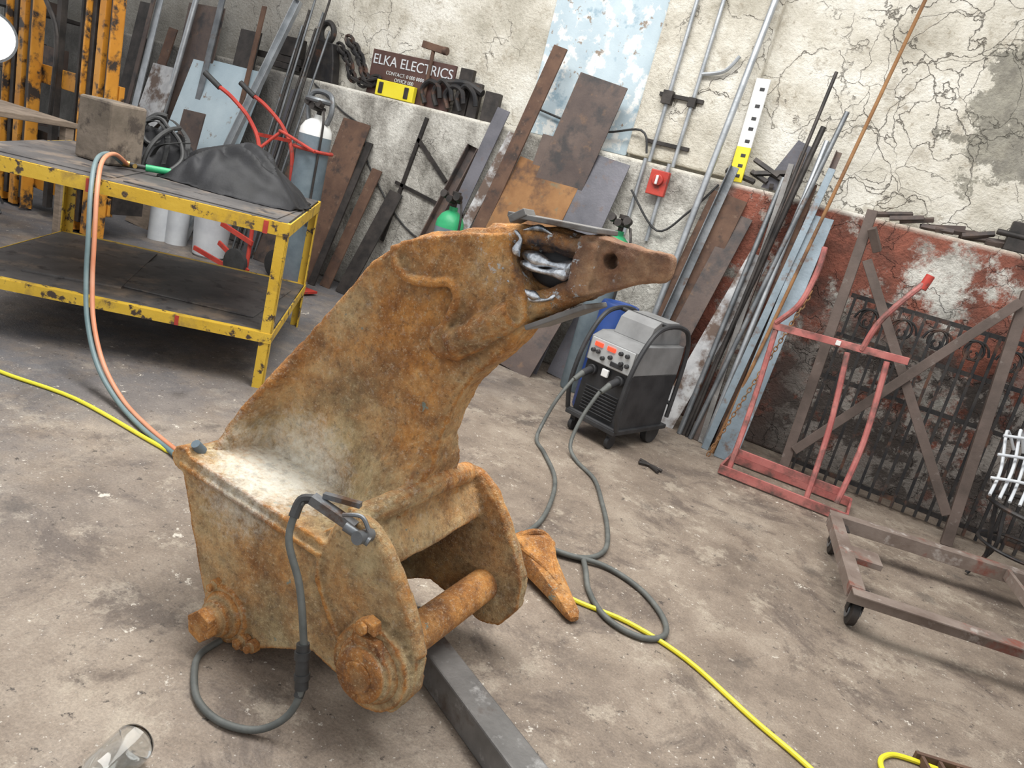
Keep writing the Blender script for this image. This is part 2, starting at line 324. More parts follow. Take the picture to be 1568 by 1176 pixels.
for sgn in (-1,1):
    for t in range(K):
        B=Vector(sc(back[t]));Fr=Vector(sc(front[t]))
        for sv in cols:
            q=B.lerp(Fr,sv);vs.append((q.x,ym+sgn*half(sv,t),q.y))
fs=[]
for k in (0,1):
    o=k*K*n
    for t in range(K-1):
        for i in range(n-1): fs.append([o+t*n+i,o+t*n+i+1,o+(t+1)*n+i+1,o+(t+1)*n+i])
O=K*n
for t in range(K-1):
    fs.append([t*n,(t+1)*n,O+(t+1)*n,O+t*n]);fs.append([t*n+n-1,(t+1)*n+n-1,O+(t+1)*n+n-1,O+t*n+n-1])
for i in range(n-1):
    fs.append([i,i+1,O+i+1,O+i]);q=(K-1)*n;fs.append([q+i,q+i+1,O+q+i+1,O+q+i])
b.add(vs,fs)
pad=[(-1.18,1.285),(-1.175,1.24),(-1.13,1.205),(-1.06,1.205),(-1.0,1.225),(-.975,1.19),(-.985,1.12),(-1.0,1.06),(-.985,1.03),(-.93,1.03),(-.87,1.08),(-.76,1.2),(-.78,1.26),(-.84,1.33),(-.87,1.39),(-1.0,1.355),(-1.1,1.32)]
pad=[sc(q) for q in pad]
b.prism(pad,ym-.076,ym+.076)
for sg in (-1,1):
    a0=sc((-.955,1.07));a1=sc((-.80,1.205));b.sweep([(a0[0],ym+sg*.072,a0[1]),(a1[0],ym+sg*.072,a1[1])],.038,12,k=1)
    b.cyl((a0[0]-.02,ym+sg*.02,a0[1]),(a0[0]-.02,ym+sg*.092,a0[1]),.047)
    bead=[sc(q) for q in [(-1.19,1.27),(-1.17,1.22),(-1.12,1.20),(-1.05,1.21),(-.995,1.225),(-.965,1.19),(-.98,1.12),(-1.0,1.06)]]
    b.sweep([(q[0],ym+sg*.080,q[1]) for q in bead],.014,8)
def P3(q,y=ym): w=sc(q);return (w[0],y,w[1])
b.sweep([P3((-.95,1.365)),P3((-.82,1.392)),P3((-.74,1.402)),P3((-.66,1.402))],.036,10)
b.sweep([P3((-.90,1.372),ym-.035),P3((-.82,1.396),ym-.04),P3((-.76,1.405),ym-.04),P3((-.68,1.408),ym-.035)],.020,10)
b.sweep([P3((-.90,1.37),ym+.05),P3((-.66,1.37),ym+.05)],.04,10)
b.sweep([P3((-.84,1.225),ym-.02),P3((-.76,1.24),ym-.02),P3((-.70,1.28),ym-.02),P3((-.65,1.325),ym-.02)],.036,10)
b.sweep([P3((-.80,1.25),ym+.04),P3((-.66,1.32),ym+.04)],.04,10)
b.sweep([P3((-.86,1.32),ym),P3((-.84,1.27),ym),P3((-.81,1.24),ym)],.045,10)
hc=(-.60,1.398);hr=.018
arc_u=[(hc[0]+hr*math.cos(a),hc[1]+hr*math.sin(a)) for a in [i*math.pi/8 for i in range(9)]]
arc_l=[(hc[0]+hr*math.cos(a),hc[1]-hr*math.sin(a)) for a in [i*math.pi/8 for i in range(9)]]
up=[(-.69,1.398),(-.69,1.432),(-.66,1.447),(-.60,1.443),(-.53,1.445),(-.48,1.449),(-.467,1.438),(-.464,1.398)]+arc_u
lo=[(-.69,1.398),(-.69,1.30),(-.665,1.285),(-.62,1.31),(-.56,1.345),(-.51,1.372),(-.475,1.382),(-.464,1.398)]+arc_l
def taper(a,c,y):
    w=sc((a,c));k=1-max(0,(w[0]+.66)/.18)*.55;return (w[0],ym+(y-ym)*k,w[1])
b.prism(up,ym-.062,ym+.062,taper);b.prism(lo,ym-.062,ym+.062,taper)
b.bar(P3((-.665,1.425),ym),P3((-.655,1.30),ym),.05,.142,(1,0,0))
tx=bpy.data.textures.new('cast','CLOUDS');tx.noise_scale=.05;tx.noise_depth=3
def cast(ob,vox,it,st):
    md=ob.modifiers.new('rm','REMESH');md.mode='VOXEL';md.voxel_size=vox;md.use_smooth_shade=True
    md=ob.modifiers.new('sm','SMOOTH');md.iterations=it;md.factor=.5
    md=ob.modifiers.new('dp','DISPLACE');md.texture=tx;md.texture_coords='GLOBAL';md.strength=st;md.mid_level=.5
cast(b.obj('shank',m_rip,parent=rip),.0065,3,.012)
b=M()
side=[(-1.665,.50),(-1.655,.45),(-1.5,.12),(-1.455,.03),(-1.38,.002),(-1.29,.01),(-1.2,.06),(-1.05,.14),(-.92,.115),(-.83,.09),(-.755,.115),(-.71,.2),(-.72,.29),(-.77,.39),(-.87,.51),(-.94,.565),(-1.00,.575),(-1.05,.53),(-1.08,.46),(-1.3,.47)]
b.prism(side,1.45,1.50)
b.prism([(x+.01,z-.01 if z>.3 else z) for x,z in side],2.02,2.07)
b.bar((-1.685,1.76,.475),(-1.03,1.76,.445),.62,.05,(0,1,0))
b.bar((-1.61,1.76,.46),(-1.45,1.76,.03),.56,.04,(0,1,0))
b.prism([(-1.13,.42),(-1.12,.48),(-1.06,.535),(-.97,.555),(-.915,.47),(-.93,.44),(-1.0,.43)],1.48,2.04)
b.cyl((-1.665,1.452,.475),(-1.665,1.51,.475),.04);b.cyl((-1.665,2.01,.475),(-1.665,2.07,.475),.04)
b.sweep([(-1.66,1.45,.462),(-1.3,1.447,.446),(-1.08,1.447,.434)],.010,8)
b.sweep([(-.93,1.5,.46),(-.925,1.76,.455),(-.93,2.02,.46)],.016,8)
b.sweep([(-1.09,1.45,.43),(-1.07,1.446,.36),(-1.01,1.446,.28),(-.96,1.446,.23)],.009,8)
b.sweep([(-1.03,1.48,.56),(-.985,1.60,.60),(-.96,1.76,.625),(-.98,1.92,.60),(-1.01,2.04,.56)],.036,10)
for y in (1.475,2.045):
    b.sweep([(-1.07,y,.47),(-1.04,y,.545),(-.98,y,.572),(-.90,y,.53),(-.80,y,.41),(-.73,y,.30)],.024,8)
px,pz=-.84,.225
b.cyl((px,1.42,pz),(px,1.50,pz),.12,.125,32);b.cyl((px,2.02,pz),(px,2.09,pz),.12,.12,32)
b.cyl((-1.375,1.43,.09),(-1.375,1.5,.09),.09,.09,32)
cast(b.obj('hitch_box',m_rip,parent=rip),.006,1,.008)
b=M()
b.cyl((px,1.395,pz),(px,2.13,pz),.055,n=36)
b.lathe((px,1.43,pz),(0,-1,0),[(0,.098),(.012,.096),(.02,.088),(.03,.086),(.036,.076),(.05,.074),(.055,.068),(.057,.01)],40)
b.lathe((px,1.375,pz),(0,-1,0),[(0,.045),(.006,.045),(.0065,.01)],32)
b.lathe((px,2.06,pz),(0,1,0),[(0,.09),(.04,.085),(.06,.07),(.061,.01)],32)
lx,lz=-1.375,.09
b.lathe((lx,1.44,lz),(0,-1,0),[(0,.075),(.015,.073),(.025,.058),(.045,.056),(.05,.046),(.085,.043),(.092,.036),(.093,.01)],32)
b.lathe((lx,1.37,lz),(0,-1,0),[(0,.05),(.03,.05),(.031,.01)],6)
b.cyl((lx,1.4,lz),(lx,2.12,lz),.045,n=28)
b.lathe((lx,2.06,lz),(0,1,0),[(0,.08),(.04,.07),(.041,.01)],28)
for ox,oz,rr in ((.085,-.05,.030),(.125,-.045,.022),(-.055,.07,.022)):
    b.lathe((lx+ox,1.45,lz+oz),(0,-1,0),[(0,rr),(.02,rr),(.022,rr*.6),(.04,rr*.6),(.041,.005)],6)
b.lathe((px-.03,1.395,pz+.125),(0,-1,0),[(0,.02),(.012,.02),(.013,.005)],6)
b.prism([(px-.06,pz+.07),(px-.055,pz+.13),(px-.03,pz+.15),(px+.0,pz+.145),(px+.01,pz+.115),(px-.015,pz+.12),(px-.03,pz+.10),(px+.02,pz+.10),(px+.06,pz+.06),(px+.05,pz+.03)],1.395,1.43)
b.obj('pins_and_bosses',m_rip,bevel=.003,parent=rip)
b=M();a0=sc((-.885,1.423));a1=sc((-.645,1.448))
b.bar((a0[0],ym,a0[1]+.012),(a1[0],ym,a1[1]+.008),.15,.014,(0,1,0))
b.bar((a0[0]+.01,ym-.05,a0[1]),(a0[0]+.05,ym-.05,a0[1]+.030),.06,.02,(0,1,0))
a0=sc((-.76,1.20));a1=sc((-.62,1.30));b.bar((a0[0],ym,a0[1]-.02),(a1[0],ym,a1[1]-.02),.15,.014,(0,1,0))
b.obj('cover_plates',m_beam,bevel=.003,parent=rip)
b=M()
def blob(pts,r0,y,am=.3):
    P=[(lambda w:(w[0]+random.uniform(-.003,.003),w[1],w[2]+random.uniform(-.003,.003)))(P3(q,y+random.uniform(-.004,.004))) for q in pts]
    ph=random.uniform(0,6)
    b.sweep(P,lambda t:r0*(1-am+am*math.sin(t*8+ph))*min(1,.3+4*t,.3+4*(1-t)),10,k=8)
blob([(-.855,1.40),(-.835,1.385),(-.84,1.36),(-.825,1.345)],.012,ym-.064)
blob([(-.83,1.352),(-.78,1.346),(-.74,1.350),(-.70,1.352),(-.68,1.342)],.024,ym-.042)
blob([(-.83,1.33),(-.77,1.326),(-.72,1.333),(-.69,1.333)],.017,ym-.046)
blob([(-.85,1.285),(-.82,1.272),(-.78,1.262),(-.745,1.262)],.013,ym-.066)
blob([(-.80,1.255),(-.77,1.250),(-.73,1.262),(-.71,1.278)],.010,ym-.058)
blob([(-.84,1.41),(-.80,1.420),(-.76,1.418)],.009,ym-.057)
blob([(-.85,1.31),(-.86,1.30),(-.845,1.285)],.010,ym-.064)
b.obj('molten_weld_metal',m_bright,parent=rip)
b=M();b.ball(P3((-.755,1.335),ym+.01),(.08,.034,.055));b.obj('burnt_core',m_black,parent=rip)
b=M();b.cyl((-1.64,1.50,.50),(-1.64,1.475,.53),.018,.014);b.obj('grease_nipple',m_cyl,parent=rip)
b=M();b.sweep([(-1.10,1.42,.60),(-1.14,1.40,.59),(-1.13,1.36,.50),(-1.06,1.35,.40),(-1.01,1.34,.29),(-.97,1.33,.16),(-.97,1.30,.07),(-1.02,1.25,.02),(-1.11,1.21,.012),(-1.21,1.22,.011),(-1.30,1.28,.011),(-1.35,1.34,.011),(-1.36,1.42,.011)],.010,10)
b.cur=1;b.cyl((-1.0,1.338,.255),(-.97,1.33,.135),.017,.018);b.cyl((-.97,1.33,.135),(-.967,1.32,.115),.013);b.cyl((-.995,1.336,.235),(-.990,1.334,.215),.021);b.cyl((-.98,1.333,.175),(-.976,1.332,.16),.021)
b.sweep([(-1.115,1.415,.603),(-1.145,1.40,.59),(-1.14,1.375,.55)],.014)
b.cur=2;b.bar((-1.12,1.41,.605),(-.99,1.44,.570),.026,.026,(0,1,0));b.bar((-1.10,1.43,.618),(-1.0,1.46,.625),.018,.014,(0,1,0))
b.cyl((-1.00,1.41,.58),(-.93,1.43,.56),.013);b.cyl((-.95,1.40,.572),(-.95,1.46,.562),.018);b.sweep([(-1.02,1.42,.6),(-.97,1.43,.615),(-.94,1.43,.59)],.006)
b.obj('earth_clamp_and_lead',[m_cable,m_rubber,m_grey])
b=M()
b.ext((-1.02,1.88,.05),(.15,1.32,.05),[(-.05,-.05),(.05,-.05),(.05,.05),(-.05,.05)],(.43,.9,0))
b.obj('steel_beam',[m_beam],bevel=.006)
b=M();b.T=Matrix.Translation((-.98,2.66,.0))@Matrix.Rotation(math.radians(-33),4,'Z')
pr=[(0,.09,.10),(.03,.10,.14),(.10,.095,.14),(.14,.075,.11),(.22,.06,.09),(.34,.04,.06),(.42,.032,.035),(.44,.02,.02)]
vs=[];fs=[]
for i,(x,w,hh) in enumerate(pr):
    for a in range(10):
        an=2*math.pi*a/10;vs.append((x,w*math.copysign(abs(math.cos(an))**.6,math.cos(an)),max(0,hh/2+.02*(1-x)+hh/2*math.copysign(abs(math.sin(an))**.6,math.sin(an)))))
for i in range(len(pr)-1):
    for a in range(10): fs.append([i*10+a,i*10+(a+1)%10,(i+1)*10+(a+1)%10,(i+1)*10+a])
fs+=[list(range(10)),[70+a for a in range(10)]];b.add(vs,fs,True)
b.sweep([(.10,-.075,.12),(.2,-.03,.105),(.3,0,.075)],.012);b.sweep([(.10,.075,.12),(.2,.03,.105),(.3,0,.075)],.012)
b.sweep([(.05,-.09,.05),(.05,-.05,.15),(.05,.05,.15),(.05,.09,.05)],.014)
b.obj('ripper_tooth',m_rip)
# ------------------------------------------------------------------ steel workbench
tb=empty('steel_workbench');A=(-2.90,3.02,0);L=1.68;D=1.5;HT=.95
def tf(): return M().frame(A,(-.80,-.60,0),(-.60,.80,0))
b=tf()
for x,sx in ((0,1),(L,-1)):
    for y,sy in ((0,1),(D,-1)):
        b.bar((x+sx*.03,y+sy*.004,0),(x+sx*.03,y+sy*.004,HT-.01),.06,.008);b.bar((x+sx*.004,y+sy*.03,0),(x+sx*.004,y+sy*.03,HT-.01),.008,.06)
for z,hh in ((HT-.035,.07),(.30,.055)):
    for y in (0,D): b.bar((0,y,z),(L,y,z),hh,.008,(0,0,1));b.bar((0,y+(.02 if y==0 else -.02),z+hh/2),(L,y+(.02 if y==0 else -.02),z+hh/2),.004,.045,(0,0,1))
    for x in (0,L): b.bar((x,0,z),(x,D,z),hh,.008,(0,0,1))
b.obj('yellow_frame',m_yel,bevel=.002,parent=tb)
b=tf();b.box((L/2,D/2,HT-.002),(L-.03,D-.03,.012));b.bar((.02,.02,HT-.01),(L,.02,HT-.01),.03,.012,(0,0,1))
b.box((.45,.5,HT+.008),(.8,.85,.006),.06);b.box((1.3,.6,HT+.007),(.7,.95,.006),-.04)
b.box((L/2,D/2,.325),(L-.02,D-.02,.008));b.box((.55,.75,.335),(.9,.9,.008),.1);b.box((1.2,.8,.335),(.5,1.1,.012),-.12);b.obj('table_plates',m_tabtop,bevel=.001,parent=tb)
b=tf();
for x in (.12,1.0,1.55):b.box((x,-.006,HT-.04),(.025,.004,.068))
for x in (.5,1.48):b.box((x,-.006,.30),(.02,.004,.054))
b.obj('red_marks',m_red,parent=tb)
zt=HT+.012
b=tf();b.box((1.16,.70,zt+.175),(.24,.26,.35),.45);b.obj('timber_block',m_block,bevel=.014)
def heap(name,cx,cy,sx,sy,hh,seed,rot,mat,z0=zt,n=70,nf=8):
    b=tf();vs=[];idx={};fs=[]
    R2=Matrix.Rotation(rot,2);rn=random.Random(int(seed*10))
    folds=[(rn.uniform(0,math.pi),rn.uniform(-.6,.6),rn.uniform(.05,.09),rn.uniform(.15,.32)) for _ in range(nf)]
    for i in range(n+1):
        for j in range(n+1):
            u=2*i/n-1;v=2*j/n-1;rr=math.sqrt(u*u+v*v);an=math.atan2(v,u)
            ed=1+.28*mn.noise(Vector((math.cos(an)*1.9+seed,math.sin(an)*1.9,seed)))
            k=rr/ed
            q=R2@Vector((u*sx,v*sy))
            if k<1.08:
                base=max(0,1-k**2.2)**.8
                nn=.62+.45*mn.noise(Vector((u*1.2+seed,v*1.2,seed*2)))
                fd=0
                for (fa,fo,fw,fh) in folds:
                    d=u*math.cos(fa)+v*math.sin(fa)-fo+.16*mn.noise(Vector((u*2+fa*5,v*2,fo)))
                    fd=max(fd,fh*math.exp(-(d/fw)**2))
                nn+=fd+.02*mn.noise(Vector((u*9,v*9,seed)))
                nn=min(nn,1.1)
                idx[i,j]=len(vs);vs.append((cx+q.x,cy+q.y,z0+max(.004,hh*base*nn+.012*(.5+mn.noise(Vector((u*5,v*5,seed+3)))))))
    for i in range(n):
        for j in range(n):
            c=[(i,j),(i+1,j),(i+1,j+1),(i,j+1)]
            if all(q in idx for q in c): fs.append([idx[q] for q in c])
    b.add(vs,fs,True);o=b.obj(name,mat)
    md=o.modifiers.new('sm','SMOOTH');md.iterations=3
    md=o.modifiers.new('s','SOLIDIFY');md.thickness=.006;return o
heap('leather_jacket',.45,.86,.47,.42,.27,5.7,.25,m_cloth)
heap('welding_bag',.98,1.12,.28,.28,.30,8.3,.2,m_cloth)
b=tf()
def strap(pts,w=.03):
    P=cat(pts,k=8)
    for i in range(len(P)-1):
        d=(P[i+1]-P[i])
        if d.length<1e-6: continue
        sx=d.cross(Vector((.3,.2,1)));b.bar(P[i]-d*.1,P[i+1]+d*.1,w,.004,sx)
strap([(1.2,1.1,zt+.10),(1.1,1.05,zt+.24),(1.0,1.0,zt+.28),(.92,.95,zt+.2),(.9,.85,zt+.05)])
strap([(1.15,1.3,zt+.15),(1.0,1.2,zt+.30),(.85,1.1,zt+.22),(.8,.95,zt+.12)])
strap([(1.0,.9,zt+.03),(.95,.88,zt+.14),(.88,.9,zt+.18),(.80,1.0,zt+.2)])
b.sweep([(1.0,.78,zt+.02),(.98,.80,zt+.12),(.95,.86,zt+.20),(.92,.95,zt+.25),(.9,1.1,zt+.27)],.014)
b.sweep([(1.2,1.1,zt+.06),(1.15,1.1,zt+.2),(1.05,1.1,zt+.31),(.98,1.1,zt+.32)],.016)
b.sweep([(.85,.75,zt+.015),(.8,.85,zt+.10),(.85,.95,zt+.2),(.95,1.0,zt+.27)],.013)
b.sweep([(1.02+.07*math.cos(a),1.02+.04*math.sin(a),zt+.22+.08*math.sin(a)) for a in [i*math.pi/5 for i in range(10)]],.014,closed=True)
b.obj('tangled_straps',m_rubber)
b=tf();b.cyl((.93,.62,zt+.03),(.80,.66,zt+.035),.02);b.cur=1;b.cyl((.80,.66,zt+.035),(.72,.68,zt+.04),.022);b.cyl((1.02,.6,zt+.03),(.93,.62,zt+.03),.013);
b.cur=2;b.cyl((1.05,.59,zt+.03),(1.01,.60,zt+.03),.018);b.cyl((.98,.60,zt+.03),(.97,.56,zt+.03),.012);b.obj('cutting_torch',[m_green,m_rubber,m_brass])
hp=[(-4.09,2.86,.99),(-3.95,2.68,1.05),(-3.78,2.50,1.03),(-3.62,2.38,.90),(-3.53,2.33,.68),(-3.47,2.3,.48),(-3.37,2.26,.30),(-3.19,2.21,.14),(-2.98,2.18,.04),(-2.70,2.12,.016),(-2.4,2.07,.016),(-2.1,2.0,.016),(-1.95,2.2,.016)]
b=M();b.sweep(hp,.0115,10);b.cur=1;b.sweep([(q[0]+.016,q[1]+.022,q[2]+.004*(i%2)) for i,q in enumerate(hp)],.0115,10);b.obj('gas_hoses',[m_bhose,m_ohose])
b=M();b.sweep([(-3.9,1.92,.01),(-3.53,1.96,.01),(-3.12,2.07,.01),(-2.56,2.08,.01),(-2.42,2.10,.01),(-2.0,2.3,.01),(-1.4,2.62,.01),(-.95,2.62,.01),(-.70,2.56,.01),(-.45,2.60,.01),(-.2,2.56,.01),(.08,2.42,.01),(.28,2.33,.01),(.6,2.15,.01),(.72,2.3,.01),(.56,2.42,.01),(.49,2.54,.01),(.51,2.62,.01),(.57,2.66,.01),(.72,2.70,.01),(.95,2.75,.01)],.009,8)
b.obj('yellow_extension_cable',m_ycab)
b=M()
for (x,y,rr,hh) in ((-6.35,4.9,.10,.5),(-6.2,4.98,.10,.52)):
    b.tube((x,y,0),(x,y,hh),rr,rr-.01)
b.lathe((-5.75,5.0,0),(0,0,1),[(0,.13),(.02,.15),(.36,.17),(.38,.175),(.38,.16),(.05,.14)],28);b.obj('plastic_drums',m_plast)
# ------------------------------------------------------------------ gas cylinders
def gascyl(name,x,y,hh,rr,mb,mtop):
    b=M();b.lathe((x,y,0),(0,0,1),[(0,rr*.9),(.02,rr),(hh*.86,rr)],32)
    b.cur=1;b.lathe((x,y,hh*.86),(0,0,1),[(0,rr*1.001),(.05,rr*.96),(.10,rr*.75),(.13,rr*.45),(.14,.035),(.17,.035)],32)
    b.cur=2;z=hh*.86+.16
    b.cyl((x,y,z),(x,y,z+.10),.02);b.cyl((x-.06,y-.02,z+.06),(x+.07,y-.02,z+.06),.016);b.cyl((x,y-.02,z+.06),(x,y-.10,z+.07),.028);b.cyl((x,y,z+.1),(x,y,z+.13),.035)
    b.cyl((x+.07,y-.06,z+.09),(x+.07,y-.11,z+.1),.03);b.cyl((x-.06,y-.06,z+.09),(x-.06,y-.1,z+.1),.03)
    b.sweep([(x+.09,y-.05,z+.05),(x+.14,y-.08,z-.1),(x+.13,y-.07,z-.5),(x+.16,y-.1,z-.9)],.01)
    b.obj(name,[mb,mtop,m_dark])
    return z
z=gascyl('gas_cylinder',-4.64,4.95,1.58,.135,m_cyl,m_wpaint)
b=M();gx=-4.64
b.sweep([(gx-.10,4.95,1.47),(gx-.13,4.95,1.58),(gx-.09,4.95,1.70),(gx+.09,4.95,1.70),(gx+.13,4.95,1.58),(gx+.10,4.95,1.47)],.022);b.sweep([(gx+.11*math.cos(a),4.95+.11*math.sin(a),1.64) for a in [i*math.pi/6 for i in range(12)]],.022,closed=True)
b.obj('valve_guard',m_grey)
gascyl('gas_cylinder.001',-3.27,5.15,1.10,.115,m_cyl,m_green)
gascyl('gas_cylinder.002',-1.95,5.40,1.30,.115,m_cyl,m_green)
b=M()
for yo in (4.72,5.1):
    b.sweep([(-5.5,yo-.1,1.55),(-5.35,yo-.05,1.48),(-5.15,yo,1.33),(-5.0,yo,1.1),(-4.95,yo,.5),(-4.95,yo,.1)],.018)
b.sweep([(-5.0,4.72,1.15),(-4.9,4.8,1.3),(-4.85,4.79,1.32),(-4.45,4.77,1.24)],.013)
for zz in (1.25,.9,.5): b.bar((-5.05 if zz>1 else -4.95,4.72,zz),(-5.05 if zz>1 else -4.95,5.1,zz),.03,.01,(0,0,1))
b.sweep([(gx+.16*math.cos(a),4.95+.16*math.sin(a),1.24) for a in [i*math.pi/6 for i in range(12)]],.014,closed=True)
b.box((-4.72,4.93,.03),(.5,.4,.02));b.bar((-5.3,4.7,.25),(-4.9,4.7,.1),.04,.02);b.bar((-5.3,4.7,.42),(-4.9,4.7,.35),.04,.02);b.bar((-5.6,4.7,.12),(-4.9,4.7,.04),.04,.02)
b.cur=1
for yo in (4.72,5.1): b.cyl((-5.62,yo-.13,1.62),(-5.47,yo-.09,1.535),.024)
for yo in (4.66,5.14): b.lathe((-5.05,yo,.13),(0,1,0),[(0,.1),(.005,.13),(.045,.13),(.05,.1)],24)
b.obj('red_cylinder_trolley',[m_red,m_rubber])
# ------------------------------------------------------------------ welding machine
b=M().frame((-1.60,4.44,0),(.966,-.259,0),(.259,.966,0));W=.37
b.cur=0;b.box((W/2,.32,.325),(W,.54,.38));b.cur=1
b.prism([(.03,.50),(.03,.66),(.12,.70),(.58,.70),(.59,.50)],.0,W,lambda a,c,y:(y,a,c))
b.prism([(.18,.70),(.21,.81),(.27,.85),(.50,.85),(.56,.80),(.58,.70)],.05,W-.05,lambda a,c,y:(y,a,c))
b.cur=2;b.prism([(.022,.505),(.022,.655),(.03,.655),(.03,.505)],.012,W-.012,lambda a,c,y:(y,a,c))
b.cur=3
for x in (.08,.18): b.box((x,.018,.62),(.065,.01,.028))
b.cur=0
for x,zz in ((.05,.575),(.09,.575),(.135,.545),(.19,.57),(.26,.62),(.31,.62),(.28,.56),(.325,.56)): b.cyl((x,.03,zz),(x,-.0,zz),.014,n=14)
b.box((.25,.018,.535),(.1,.01,.03))
for zz in [.18+i*.022 for i in range(8)]: b.box((W/2,.045,zz),(W-.1,.02,.008))
for x in (.07,.29):
    b.cyl((x,.06,.445),(x,.02,.445),.035);b.cyl((x,.02,.445),(x,-.06,.42),.024)
for x in (-.02,W+.02):
    b.sweep([(x,.02,.14),(x,-.03,.30),(x,-.02,.50),(x,.03,.66),(x,.12,.79),(x,.24,.84),(x,.42,.84),(x,.54,.78),(x,.60,.6),(x,.60,.2)],.016)
for yy,zz in ((.3,.84),(.02,.14),(.60,.3)): b.cyl((-.02,yy,zz),(W+.02,yy,zz),.014)
b.box((W/2,.32,.125),(W+.04,.64,.03))
for x in (.03,W-.03):
    b.box((x,.06,.09),(.04,.05,.05));b.cyl((x-.014,.06,.045),(x+.014,.06,.045),.045);b.cyl((x-.025,.53,.08),(x+.025,.53,.08),.08)
b.cur=4
for x in (.07,.29): b.cyl((x,-.05,.425),(x+.0,-.13,.38),.021,.016)
b.cur=5;b.box((.18,.026,.46),(.05,.02,.05))
b.obj('welding_machine',[m_black,m_hood,m_panel,m_led,m_cable,m_wpaint],bevel=.004)
b=M()
b.sweep([(-1.57,4.30,.38),(-1.60,4.2,.25),(-1.62,4.12,.08),(-1.58,4.0,.014),(-1.45,3.85,.014),(-1.25,3.58,.014),(-1.12,3.25,.014),(-1.06,2.95,.014),(-1.12,2.75,.014),(-1.35,2.7,.014),(-1.6,2.6,.014)],.012,10)
b.sweep([(-1.36,4.24,.38),(-1.39,4.15,.22),(-1.38,4.05,.06),(-1.28,3.95,.014),(-1.1,3.8,.014),(-.95,3.55,.014),(-.82,3.3,.014),(-.74,3.08,.014),(-.76,2.93,.014),(-.86,2.85,.014),(-1.0,2.85,.014),(-1.2,2.8,.014)],.012,10)
b.sweep([(-1.15,2.78,.03),(-.98,2.80,.03),(-.84,2.84,.026),(-.68,2.92,.016),(-.5,2.88,.014),(-.36,2.76,.014),(-.31,2.64,.014),(-.36,2.55,.014),(-.46,2.53,.014),(-.56,2.57,.014),(-.66,2.68,.014),(-.72,2.78,.03),(-.78,2.9,.014)],.012,10)
b.obj('welding_cables',m_cable)
b=M();b.lathe((-1.66,5.06,0),(0,0,1),[(0,.13),(.02,.14),(.2,.14),(.21,.147),(.23,.147),(.24,.14),(.5,.14),(.51,.147),(.53,.147),(.54,.14),(.80,.14),(.82,.13),(.82,.11),(.81,.10)],32);b.obj('blue_drum',m_blue)
b=M();b.sweep([(-1.03,4.42,.015),(-.97,4.40,.015),(-.88,4.33,.015)],.01);b.sweep([(-1.02,4.36,.015),(-.96,4.39,.015),(-.87,4.38,.015)],.01);b.obj('pliers',m_dark)
# ------------------------------------------------------------------ leaning steel stock
def lean(name,xb,yb,xt,zt_,w,t,mat,kind='flat',yt=5.83,z0=0.0,bev=.002):
    b=M();p0=(xb,yb,z0);p1=(xt,yt,zt_)
    if kind=='flat': b.bar(p0,p1,w,t)
    elif kind=='angle': b.angle(p0,p1,w,t,sy=-1)
    elif kind=='chan': b.chan(p0,p1,w,-w*.5,t)
    elif kind=='round': b.cyl(p0,p1,w/2,n=12)
    elif kind=='box': b.tube(p0,p1,w*.6,w*.55,4)
    return b.obj(name,mat,bevel=bev if kind!='round' else 0)
lean('steel_plate',-5.02,5.45,-4.98,1.56,.34,.012,m_rust)
lean('toothed_steel_strip',-4.80,5.40,-4.78,1.40,.08,.02,m_dark)
lean('flat_bar',-4.72,5.5,-4.63,1.18,.12,.015,m_rust)
lean('flat_bar',-4.50,5.5,-4.36,1.03,.16,.015,m_dark)
lean('channel_bar',-3.92,5.5,-3.62,1.6,.12,.01,m_brown,'chan')
lean('painted_strip',-3.72,5.5,-3.43,1.97,.13,.012,m_purple)
lean('painted_strip',-3.60,5.45,-3.28,1.80,.10,.012,m_white)
lean('steel_plank',-3.42,5.5,-3.05,2.54,.13,.02,m_rust,yt=5.84)
lean('steel_sheet',-2.88,5.55,-2.60,2.36,.44,.012,m_brown,yt=5.84)
lean('steel_sheet',-2.85,5.5,-2.82,1.85,.34,.012,m_brown,yt=5.8)
lean('rusty_square_sheet',-3.00,5.35,-2.82,1.60,.62,.012,m_orust,yt=5.76)
lean('steel_sheet',-2.50,5.40,-2.37,1.79,.41,.012,m_purple,yt=5.80)
lean('steel_sheet',-2.95,5.22,-2.85,.95,.42,.012,m_purple,yt=5.6)
lean('steel_sheet',-2.45,5.25,-2.35,.75,.34,.012,m_brown,yt=5.55)
lean('scrap_plate',-2.15,5.55,-2.1,.6,.25,.01,m_purple,yt=5.75)
lean('scaffold_tube',-1.60,5.60,-1.48,3.4,.05,.01,m_galv,'round',yt=5.92)
lean('angle_bar',-1.55,5.5,-1.40,1.95,.06,.008,m_grey,'angle')
lean('steel_plate',-1.52,5.55,-1.34,1.74,.28,.012,m_rust)
lean('steel_plate',-1.40,5.45,-1.20,1.62,.16,.012,m_brown)
lean('painted_flat_bar',-1.18,5.40,-.96,1.38,.16,.015,m_white,yt=5.7)
for i,(xb,xt,zz,w,mt,k) in enumerate([(-1.00,-.86,2.34,.04,m_dark,'round'),(-.97,-.90,2.70,.025,m_dark,'round'),(-.94,-.74,2.46,.035,m_grey,'round'),(-.90,-.93,2.15,.045,m_brown,'box'),(-.86,-.98,2.05,.045,m_beam,'box'),(-.83,-.80,2.25,.04,m_galv,'round'),(-.79,-.72,2.2,.04,m_brown,'angle'),(-1.03,-1.0,1.95,.04,m_grey,'round'),(-.75,-.78,1.95,.045,m_rust,'box')]):
    lean('steel_bar',xb,5.36-.015*(i%3),xt,zz,w,.006,mt,k,yt=5.80-.015*(i%3))
lean('long_rusty_rod',-.74,5.20,-.52,3.5,.025,.01,m_orust,'round',yt=5.98)
